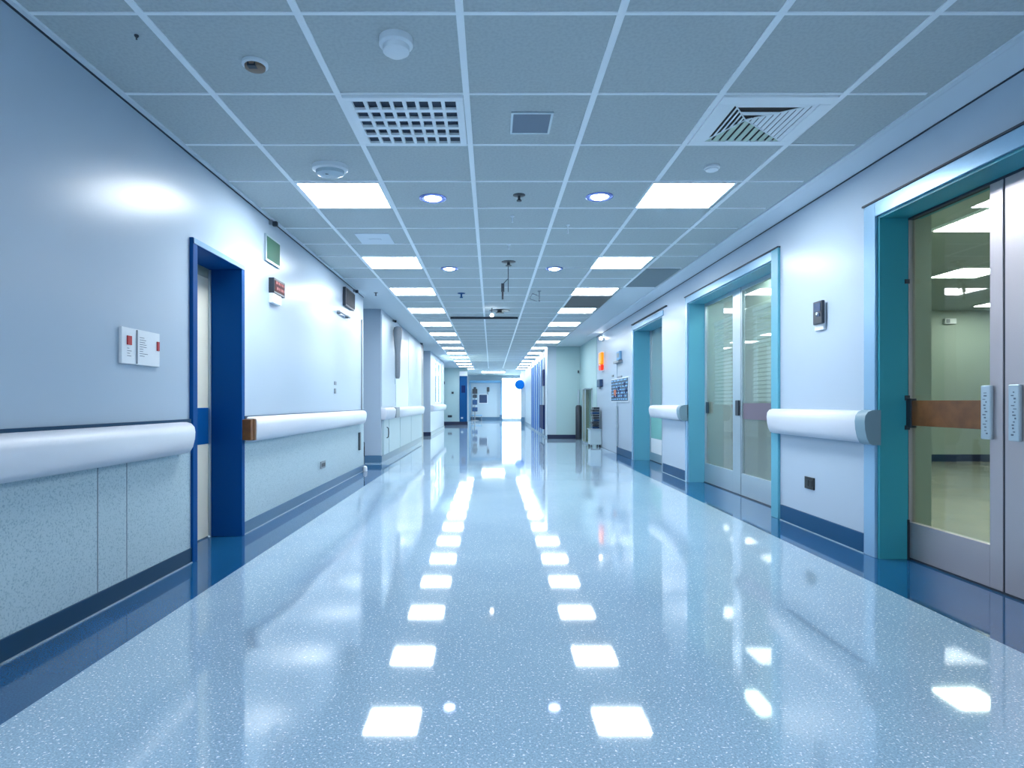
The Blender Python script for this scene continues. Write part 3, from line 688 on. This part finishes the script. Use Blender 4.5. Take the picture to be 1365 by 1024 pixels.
def sign(name, label, cat, px0, px1, py0, py1, m, frame, X=XL, s=1, dth=.02, marks=0, mm='ink', seed=1):
    f = DL if s > 0 else DR
    a, c = sorted((f(px0, abs(X)), f(px1, abs(X)))); Dm = (a+c)/2; z1, z0 = ZZ(py0, Dm), ZZ(py1, Dm)
    t = thing(name, label, cat, (X, Dm, z0)); q = lambda d0, d1: (min(X+s*d0, X+s*d1), max(X+s*d0, X+s*d1))
    part('frame', MB().box(*q(0, dth), a, c, z0, z1), frame, t, bevel=.003)
    e = min(.02, (c-a)*.12)
    p = part('face', MB().box(*q(dth, dth+.003), a+e, c-e, z0+e, z1-e), m, t)
    if marks:
        b = MB(); r = random.Random(seed); n = marks
        for k in range(n):
            z = z1-e-(z1-z0-2*e)*(k+.6)/n; yy = a+e*2+(c-a)*.12*r.random()
            while yy < c-2.2*e:
                l = (c-a)*(.05+.12*r.random()); b.box(*q(dth+.003, dth+.0045), yy, min(yy+l, c-1.5*e), z, z+(z1-z0)*.35/n); yy += l+(c-a)*.05
        part('print', b, M[mm], p)
    return t, a, c, z0, z1
sign('wall_sign', 'green square sign high on the left wall beyond the blue door', 'sign', 352, 371, 318, 353, M['green'], M['alu'], marks=0)
t, a, c, z0, z1 = sign('wall_sign', 'dark red sign on a white bracket high on the left wall', 'sign', 358, 373, 374, 394, M['darkred'], M['dark'], dth=.05, marks=2, mm='pink')
part('bracket', MB().box(XL, XL+.045, a, c-.08, z0-.09, z0), M['white'], t, bevel=.006)
t, a, c, z0, z1 = sign('wall_vent', 'grey louvred vent high on the left wall above the far rail end', 'vent', 457, 469, 387, 411, M['grey'], M['dark'], dth=.04)
b = MB()
for k in range(12): yy = a+.03+(c-a-.06)*k/11; b.box(XL+.043, XL+.052, yy-.007, yy+.007, z0+.02, z1-.02)
part('louvre', b, M['dark'], t)
t = thing('wall_hook', 'small metal hook bar below the grey vent on the left wall', 'hook', (XL, 8.2, 2.25))
part('bar', MB().tube([(XL+.04, 8.0, 2.26), (XL+.04, 8.6, 2.26)], .012, 8).box(XL, XL+.04, 8.05, 8.10, 2.24, 2.28).box(XL, XL+.04, 8.5, 8.55, 2.24, 2.28), M['grey'], t)
t = thing('light_switch', 'pair of small light switches on the left wall above the rail', 'switch', (XL, 7.95, 1.18))
part('rocker', MB().box(XL, XL+.012, 7.9, 7.99, 1.30, 1.345), M['grey'], t, bevel=.003); part('rocker', MB().box(XL, XL+.012, 7.9, 7.97, 1.19, 1.255), M['grey'], t, bevel=.003)
def outlet(X, s, y, z, m, label, w=.085, h=.085):
    t = thing('wall_outlet', label, 'outlet', (X, y, z)); q = lambda d0, d1: (min(X+s*d0, X+s*d1), max(X+s*d0, X+s*d1))
    part('plate', MB().box(*q(0, .012), y-w, y+w, z, z+h), m, t, bevel=.003)
    part('socket', MB().box(*q(.012, .015), y-w*.7, y-w*.1, z+h*.25, z+h*.75).box(*q(.012, .015), y+w*.1, y+w*.7, z+h*.25, z+h*.75), M['black'], t)
outlet(XL+.008, 1, 7.33, .29, M['grey'], 'small grey outlet low on the left wainscot beyond the blue door', w=.10)
outlet(XR, -1, 5.13, .35, M['black'], 'small black outlet low on the right wall between the large doors', w=.075, h=.10)
part_ = struct('trim_7', MB().box(XL, XL+.014, 9.55, 9.58, .96, 2.36), M['grey'])
# things in the left alcove
t = thing('fire_extinguisher', 'slim black extinguisher standing in the left alcove', 'fire extinguisher', (-2.12, 10.0, 0))
part('body', MB().lathe((-2.12, 10.0, 0), [(.05, 0), (.055, .02), (.055, .34), (.03, .40), (.015, .44)]), M['black'], t, smooth=True)
part('valve', MB().box(-2.15, -2.09, 9.98, 10.02, .44, .48).tube([(-2.10, 10, .46), (-2.06, 9.98, .42), (-2.06, 9.98, .2)], .008, 6), M['dark'], t)
solo('door_stopper', MB().lathe((-1.97, 9.6, 0), [(.03, 0), (.035, .01), (.03, .07), (.012, .085)]), M['white'], 'small white door stop on the floor at the left alcove corner', 'door stop', smooth=True)
solo('wall_bracket', MB().box(XL+.008, XL+.03, 9.3, 9.4, .35, .62), M['dark'], 'thin dark vertical bracket at the end of the left wainscot', 'bracket', bevel=.004)

# ---------------- left wall, far cupboards and panels ----------------
yl = [10.99, DL(527, 1.97), DL(544, 1.97), 17.2]
for i, lab in enumerate(('nearest pale wall panel above the far left crash rail', 'middle pale wall panel above the far left crash rail', 'farthest pale wall panel above the far left crash rail')):
    solo('wall_panel', MB().box(-1.97, -1.958, yl[i]+.02, yl[i+1]-.02, 1.0, 2.66), M['wall_far'] if i != 1 else M['wall'], lab, 'wall panel', 'pale wall panels', bevel=.003)
cy = [11.05, DL(516, 1.97), DL(531, 1.97), DL(546, 1.97), 17.15]
for i, lab in enumerate(('nearest narrow low cupboard door with a curved handle under the far left rail', 'second low cupboard door under the far left rail', 'third low cupboard door under the far left rail', 'farthest low cupboard door under the far left rail')):
    t = thing('low_cupboard', lab, 'cupboard', (-1.97, (cy[i]+cy[i+1])/2, .12), 'low cupboards')
    part('door', MB().box(-1.9695, -1.93, cy[i]+.02, cy[i+1]-.03, .13, .76), M['wains_far'], t, bevel=.003)
    if i == 0: part('handle', MB().tube([(-1.93, 11.35, .62), (-1.90, 11.35, .6), (-1.895, 11.35, .52), (-1.90, 11.35, .44), (-1.93, 11.35, .42)], .01, 8), M['dark'], t)
t = thing('dispenser', 'tall grey plastic dispenser tube hanging on the far left wall panel', 'dispenser', (-1.94, 12.3, 1.45))
part('tube', MB().lathe((-1.865, 12.25, 1.55), [(.035, 0), (.05, .05), (.055, .5), (.085, .85), (.09, .96), (.07, 1.02), (.02, 1.04)], n=16), M['grey'], t, smooth=True)
part('strap', MB().box(-1.958, -1.945, 12.5, 12.56, 1.45, 2.0), M['alu'], t)
solo('dark_post', MB().box(-2.02, -1.98, 17.32, 17.9, .0, 2.74), M['dark'], 'tall dark upright post on the left wall beyond the pale panels', 'post', bevel=.004)
# ---------------- cross wall fittings (far left) ----------------
def onY(name, label, cat, px0, px1, py0, py1, D, m, dth=.05, bevel=.005):
    x0, x1 = (px0-VX)*D/F, (px1-VX)*D/F; z1, z0 = ZZ(py0, D), ZZ(py1, D)
    return solo(name, MB().box(x0, x1, D-dth, D, z0, z1), m, label, cat, bevel=bevel)
t = thing('blue_door', 'narrow blue door at the right end of the far left cross wall', 'door', (-1.34, 29.58, 0))
part('leaf', MB().box(-1.53, -1.16, 29.54, 29.6, .16, 2.36), M['bluepanel'], t, bevel=.005)
part('window', MB().box(-1.44, -1.25, 29.53, 29.54, 1.55, 1.9), M['navy'], t)
part('transom', MB().box(-1.53, -1.16, 29.52, 29.6, 2.36, 2.58), M['white'], t, 'white transom box')
part('handle', MB().box(-1.46, -1.36, 29.5, 29.54, .30, .38), M['alu'], t)
onY('wall_box', 'upper small dark box on the far left cross wall', 'box', 588, 593, 508.6, 512.5, 29.6, M['dark'])
onY('wall_button', 'middle small dark button on the far left cross wall', 'button', 602, 604.8, 522.5, 525, 29.6, M['dark'])
onY('wall_outlet', 'lower small dark outlet on the far left cross wall', 'outlet', 597, 602.6, 553.5, 556.5, 29.6, M['dark'])
onY('switch_plate', 'pale switch plate on the far left cross wall', 'switch', 588.5, 592, 530, 533.5, 29.6, M['grey'], .03)
# ---------------- far lobby wall items ----------------
t = thing('framed_picture', 'dark framed picture on the far lobby wall', 'picture', (-.6, Y_END-.03, 1.0))
part('frame', MB().box(-.78, -.22, Y_END-.05, Y_END, 1.02, 1.6), M['white'], t); part('picture', MB().box(-.74, -.26, Y_END-.06, Y_END-.05, 1.06, 1.56), M['screen'], t)
t = thing('coat_stand', 'tall dark stand with stacked shapes by the far lobby wall', 'stand', (-.98, 36.6, 0))
part('pole', MB().cyl((-.98, 36.6, .02), .03, 1.9), M['grey'], t)
for z, w, h in ((.55, .16, .25), (.95, .14, .3), (1.35, .13, .2), (1.6, .15, .3), (1.9, .08, .1)):
    part('block', MB().box(-.98-w, -.98+w, 36.5, 36.7, z, z+h), M['dark'] if z > 1.3 else M['screen'], t, bevel=.03)
part('base', MB().lathe((-.98, 36.6, 0), [(.25, 0), (.25, .02), (.05, .05)]), M['grey'], t)
t = thing('wall_phone', 'small dark device on the far lobby wall right of the stand', 'device', (-.18, Y_END, 1.55))
part('body', MB().box(-.28, -.12, Y_END-.08, Y_END, 1.75, 2.02), M['dark'], t, bevel=.01); part('cord', MB().tube([(-.2, Y_END-.05, 1.75), (-.24, Y_END-.05, 1.66), (-.2, Y_END-.05, 1.56)], .015, 6), M['dark'], t)
t = thing('lobby_bench', 'low pale bench against the far lobby wall', 'bench', (-.8, 36.9, 0))
part('seat', MB().box(-1.2, -.55, 36.8, 37.2, .28, .34), M['sky'], t); 
for x in (-1.17, -.61): part('leg', MB().box(x, x+.03, 36.83, 37.17, 0, .28), M['grey'], t)
t = thing('hanging_sign', 'blue rounded sign projecting from the right wall at the corridor end', 'sign', (1.5, 30.9, 1.5))
part('face', MB().cyl((1.42, 30.86, 1.98), .24, .04, 'y', 24), M['bluepart'], t, smooth=True); part('arm', MB().box(1.46, 1.52, 30.88, 31.0, 2.15, 2.5), M['white'], t)

# ---------------- glazed partition with blue panels (right, far) ----------------
t = thing('glazed_partition', 'partition of tall blue, navy and white vertical panels on the far right', 'partition', (1.7, 22.4, 0))
part('head_rail', MB().box(1.67, 1.74, 18.62, 26.3, 2.5, 2.55), M['white'], t); part('sill', MB().box(1.67, 1.74, 18.62, 26.3, 0, .06), M['base_g'], t)
r = random.Random(11); y = 18.65; k = 0
seq = [('white', .35), ('navy', .5), ('white', .45), ('sky', .35), ('bluepanel', .45), ('white', .3), ('bluepanel', .6), ('sky', .25), ('bluepanel', .7), ('white', .25), ('bluepanel', .8), ('sky', .35), ('bluepanel', .9), ('bluepanel', .8)]
for m_, w_ in seq:
    w2 = min(w_, 26.28-y)
    if w2 <= .05: break
    part('panel', MB().box(1.675, 1.715, y, y+w2-.04, .06, 2.5), M['bluepart' if m_ == 'bluepanel' else m_], t, m_.replace('bluepanel', 'blue').replace('sky', 'pale blue')+' panel', bevel=.004)
    part('post', MB().box(1.655, 1.73, y+w2-.04, y+w2, .02, 2.52), M['alu'], t); y += w2
part('low_box', MB().box(1.60, 1.675, 19.0, 20.4, .25, 1.0), M['navy'], t); part('low_box', MB().box(1.61, 1.675, 19.0, 19.6, 1.6, 2.1), M['navy'], t)

# ---------------- right wall fittings ----------------
t = thing('card_reader', 'black card reader on a white base on the right wall above the crash rail', 'card reader', (XR, 4.95, 1.66))
a, c = DR(1103), DR(1089)
part('base', MB().box(XR-.02, XR, a+.02, c, 1.655, 1.87), M['white'], t, bevel=.004)
part('face', MB().box(XR-.045, XR-.02, a, c-.02, 1.70, 1.885), M['dark'], t, bevel=.006)
part('display', MB().box(XR-.048, XR-.045, a+.02, c-.045, 1.80, 1.87).box(XR-.05, XR-.045, a+.03, a+.07, 1.76, 1.785), M['screen'], t)
part('badge', MB().cyl((XR-.052, (a+c)/2-.01, 1.785), .012, .006, 'x', 12), M['white'], t)
t, a, c, z0, z1 = sign('notice_board', 'dark blue printed board with pale frame on the right wall past the teal doorway', 'notice board', 839, 816, 504, 536, M['screen'], M['white'], XR, -1, marks=7, mm='sky', seed=5)
part('picture', MB().box(XR-.026, XR-.023, c-.55, c-.3, z0+.12, z0+.26), M['rust'], t)
b = MB(); r = random.Random(9)
for k in range(9): yy = a+.1+r.random()*(c-a-.4); zz = z0+.06+r.random()*.3; b.box(XR-.027, XR-.0232, yy, yy+.12, zz, zz+.07)
part('picture', b, M['navy'], t)
part('clip', MB().box(XR-.02, XR, (a+c)/2-.2, (a+c)/2+.2, z1, z1+.04).box(XR-.03, XR, c-.25, c-.1, z1+.05, z1+.09), M['grey'], t)
solo('conduit', MB().cyl((XR-.025, 12.9, .16), .02, .84, n=10).box(XR-.05, XR, 12.85, 12.95, .55, .6), M['alu'], 'thin vertical conduit under the notice board on the right wall', 'pipe', smooth=False)
t = thing('wall_box', 'small grey wall device with a foot high beside the notice board', 'device', (XR, 12.7, 1.88))
part('body', MB().box(XR-.05, XR, 12.55, 12.85, 1.95, 2.13), M['sky'], t, bevel=.01); part('foot', MB().box(XR-.09, XR, 12.45, 13.0, 1.89, 1.93), M['grey'], t)
part('window', MB().box(XR-.055, XR-.05, 12.6, 12.78, 2.0, 2.09), M['grey'], t)
t = thing('indicator_lamp', 'glowing orange and yellow indicator lamp on the right wall', 'indicator lamp', (XR, 14.6, 1.8))
part('lens', MB().box(XR-.09, XR-.02, 14.45, 14.75, 1.98, 2.26), M['orange'], t, bevel=.02); part('lens', MB().box(XR-.09, XR-.02, 14.45, 14.75, 1.84, 1.97), M['redlamp'], t, 'red lower lens', bevel=.02)
part('backplate', MB().box(XR-.02, XR, 14.42, 14.78, 1.82, 2.28), M['white'], t)
t = thing('soap_dispenser', 'small blue dispenser under the orange indicator lamp', 'dispenser', (XR, 14.8, 1.42))
part('body', MB().box(XR-.09, XR, 14.6, 15.0, 1.45, 1.63), M['screen'], t, bevel=.015); part('nozzle', MB().box(XR-.07, XR-.03, 14.75, 14.85, 1.40, 1.45), M['grey'], t)
# equipment trolley
t = thing('equipment_trolley', 'trolley stacked with dark instruments on a pale cabinet by the right wall', 'trolley', (2.52, 14.9, 0))
part('cabinet', MB().box(2.38, 2.64, 14.75, 15.15, .06, .42), M['wains_far'], t, bevel=.008); part('top', MB().box(2.36, 2.64, 14.72, 15.18, .42, .445), M['alu'], t)
for x in (2.40, 2.60):
    for y in (14.79, 15.11): part('caster', MB().cyl((x-.012, y, .03), .03, .024, 'x', 14), M['black'], t)
r = random.Random(4)
for k in range(9): z = .447+.058*k; w_ = .02+.05*r.random(); part('instrument', MB().box(2.40+w_, 2.60, 14.8, 15.1, z, z+.05).cyl((2.42+w_+.06*r.random(), 14.78, z+.025), .014, .02, 'y', 10).box(2.52, 2.58, 14.792, 14.8, z+.012, z+.038), M['dark'] if k % 3 else M['screen'], t, bevel=.003)
part('pole', MB().cyl((2.60, 15.13, .445), .01, .62, n=8), M['alu'], t)
t = thing('glass_cabinet', 'tall pale glass-fronted cabinet in the right alcove beside the trolley', 'cabinet', (2.53, 16.2, 0))
fr = part('frame', MB().box(2.43, 2.455, 16.0, 16.03, .03, 1.45).box(2.60, 2.63, 16.0, 16.03, .03, 1.45).box(2.43, 2.63, 16.0, 16.03, 1.42, 1.45).box(2.43, 2.63, 16.0, 16.5, 0, .04).box(2.43, 2.63, 16.47, 16.5, .03, 1.45).box(2.43, 2.63, 16.03, 16.47, 1.42, 1.45), M['alu'], t)
part('back', MB().box(2.455, 2.60, 16.44, 16.47, .04, 1.42), M['greyband'], t); part('pane', MB().box(2.455, 2.60, 16.012, 16.018, .04, 1.42), M['glass'], t)
t = thing('upright_cylinder', 'dark upright cylinder with a thin steel pole in the right alcove corner', 'cylinder', (2.52, 17.9, 0))
part('cylinder', MB().lathe((2.54, 17.9, 0), [(.09, 0), (.09, .95), (.06, 1.0)]), M['dark'], t, smooth=True); part('pole', MB().cyl((2.54, 17.9, 1.0), .03, .45, n=12), M['alu'], t, smooth=True)
onY('wall_hook', 'small dark hook on the alcove wall at right', 'hook', 770, 771.6, 494, 497.5, 18.3, M['dark'], .03, .002)
# ---------------- dark reflections painted on the floor ----------------
def reflection_smear(pts, w0, w1, name, m):
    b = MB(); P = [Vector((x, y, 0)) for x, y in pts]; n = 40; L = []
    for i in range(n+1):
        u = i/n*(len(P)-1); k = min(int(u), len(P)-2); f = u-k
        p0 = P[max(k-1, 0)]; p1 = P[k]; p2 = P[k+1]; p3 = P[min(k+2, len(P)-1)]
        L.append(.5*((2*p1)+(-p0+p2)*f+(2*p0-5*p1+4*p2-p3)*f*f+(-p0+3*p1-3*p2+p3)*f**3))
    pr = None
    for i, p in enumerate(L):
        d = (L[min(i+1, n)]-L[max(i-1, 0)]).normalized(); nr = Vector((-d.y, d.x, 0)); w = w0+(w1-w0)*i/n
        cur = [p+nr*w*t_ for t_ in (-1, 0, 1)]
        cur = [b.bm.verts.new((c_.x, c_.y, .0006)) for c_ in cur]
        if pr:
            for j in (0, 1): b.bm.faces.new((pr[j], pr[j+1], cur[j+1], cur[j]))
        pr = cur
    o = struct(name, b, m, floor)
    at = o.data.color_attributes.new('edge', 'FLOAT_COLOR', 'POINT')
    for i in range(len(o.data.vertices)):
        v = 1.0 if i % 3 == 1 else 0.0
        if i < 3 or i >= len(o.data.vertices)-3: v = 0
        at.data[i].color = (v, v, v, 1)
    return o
sm = mat('dark_reflection_tone', (82, 124, 160), .12); nt = sm.node_tree
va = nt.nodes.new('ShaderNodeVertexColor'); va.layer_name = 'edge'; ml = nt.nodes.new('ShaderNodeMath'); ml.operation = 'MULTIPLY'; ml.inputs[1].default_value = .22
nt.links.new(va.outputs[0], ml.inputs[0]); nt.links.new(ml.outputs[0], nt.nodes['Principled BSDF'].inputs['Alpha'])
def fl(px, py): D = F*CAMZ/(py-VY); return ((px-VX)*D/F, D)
reflection_smear([fl(*p) for p in ((341, 866), (335, 843), (352, 830), (395, 798), (420, 765), (455, 740), (480, 710), (498, 675), (520, 640))], .035, .11, 'painted_reflection', sm)  # dark smear of a reflection, painted as a faint strip on the floor
reflection_smear([fl(*p) for p in ((1050, 812), (1085, 838), (1120, 862), (1152, 884))], .03, .03, 'painted_reflection', sm)
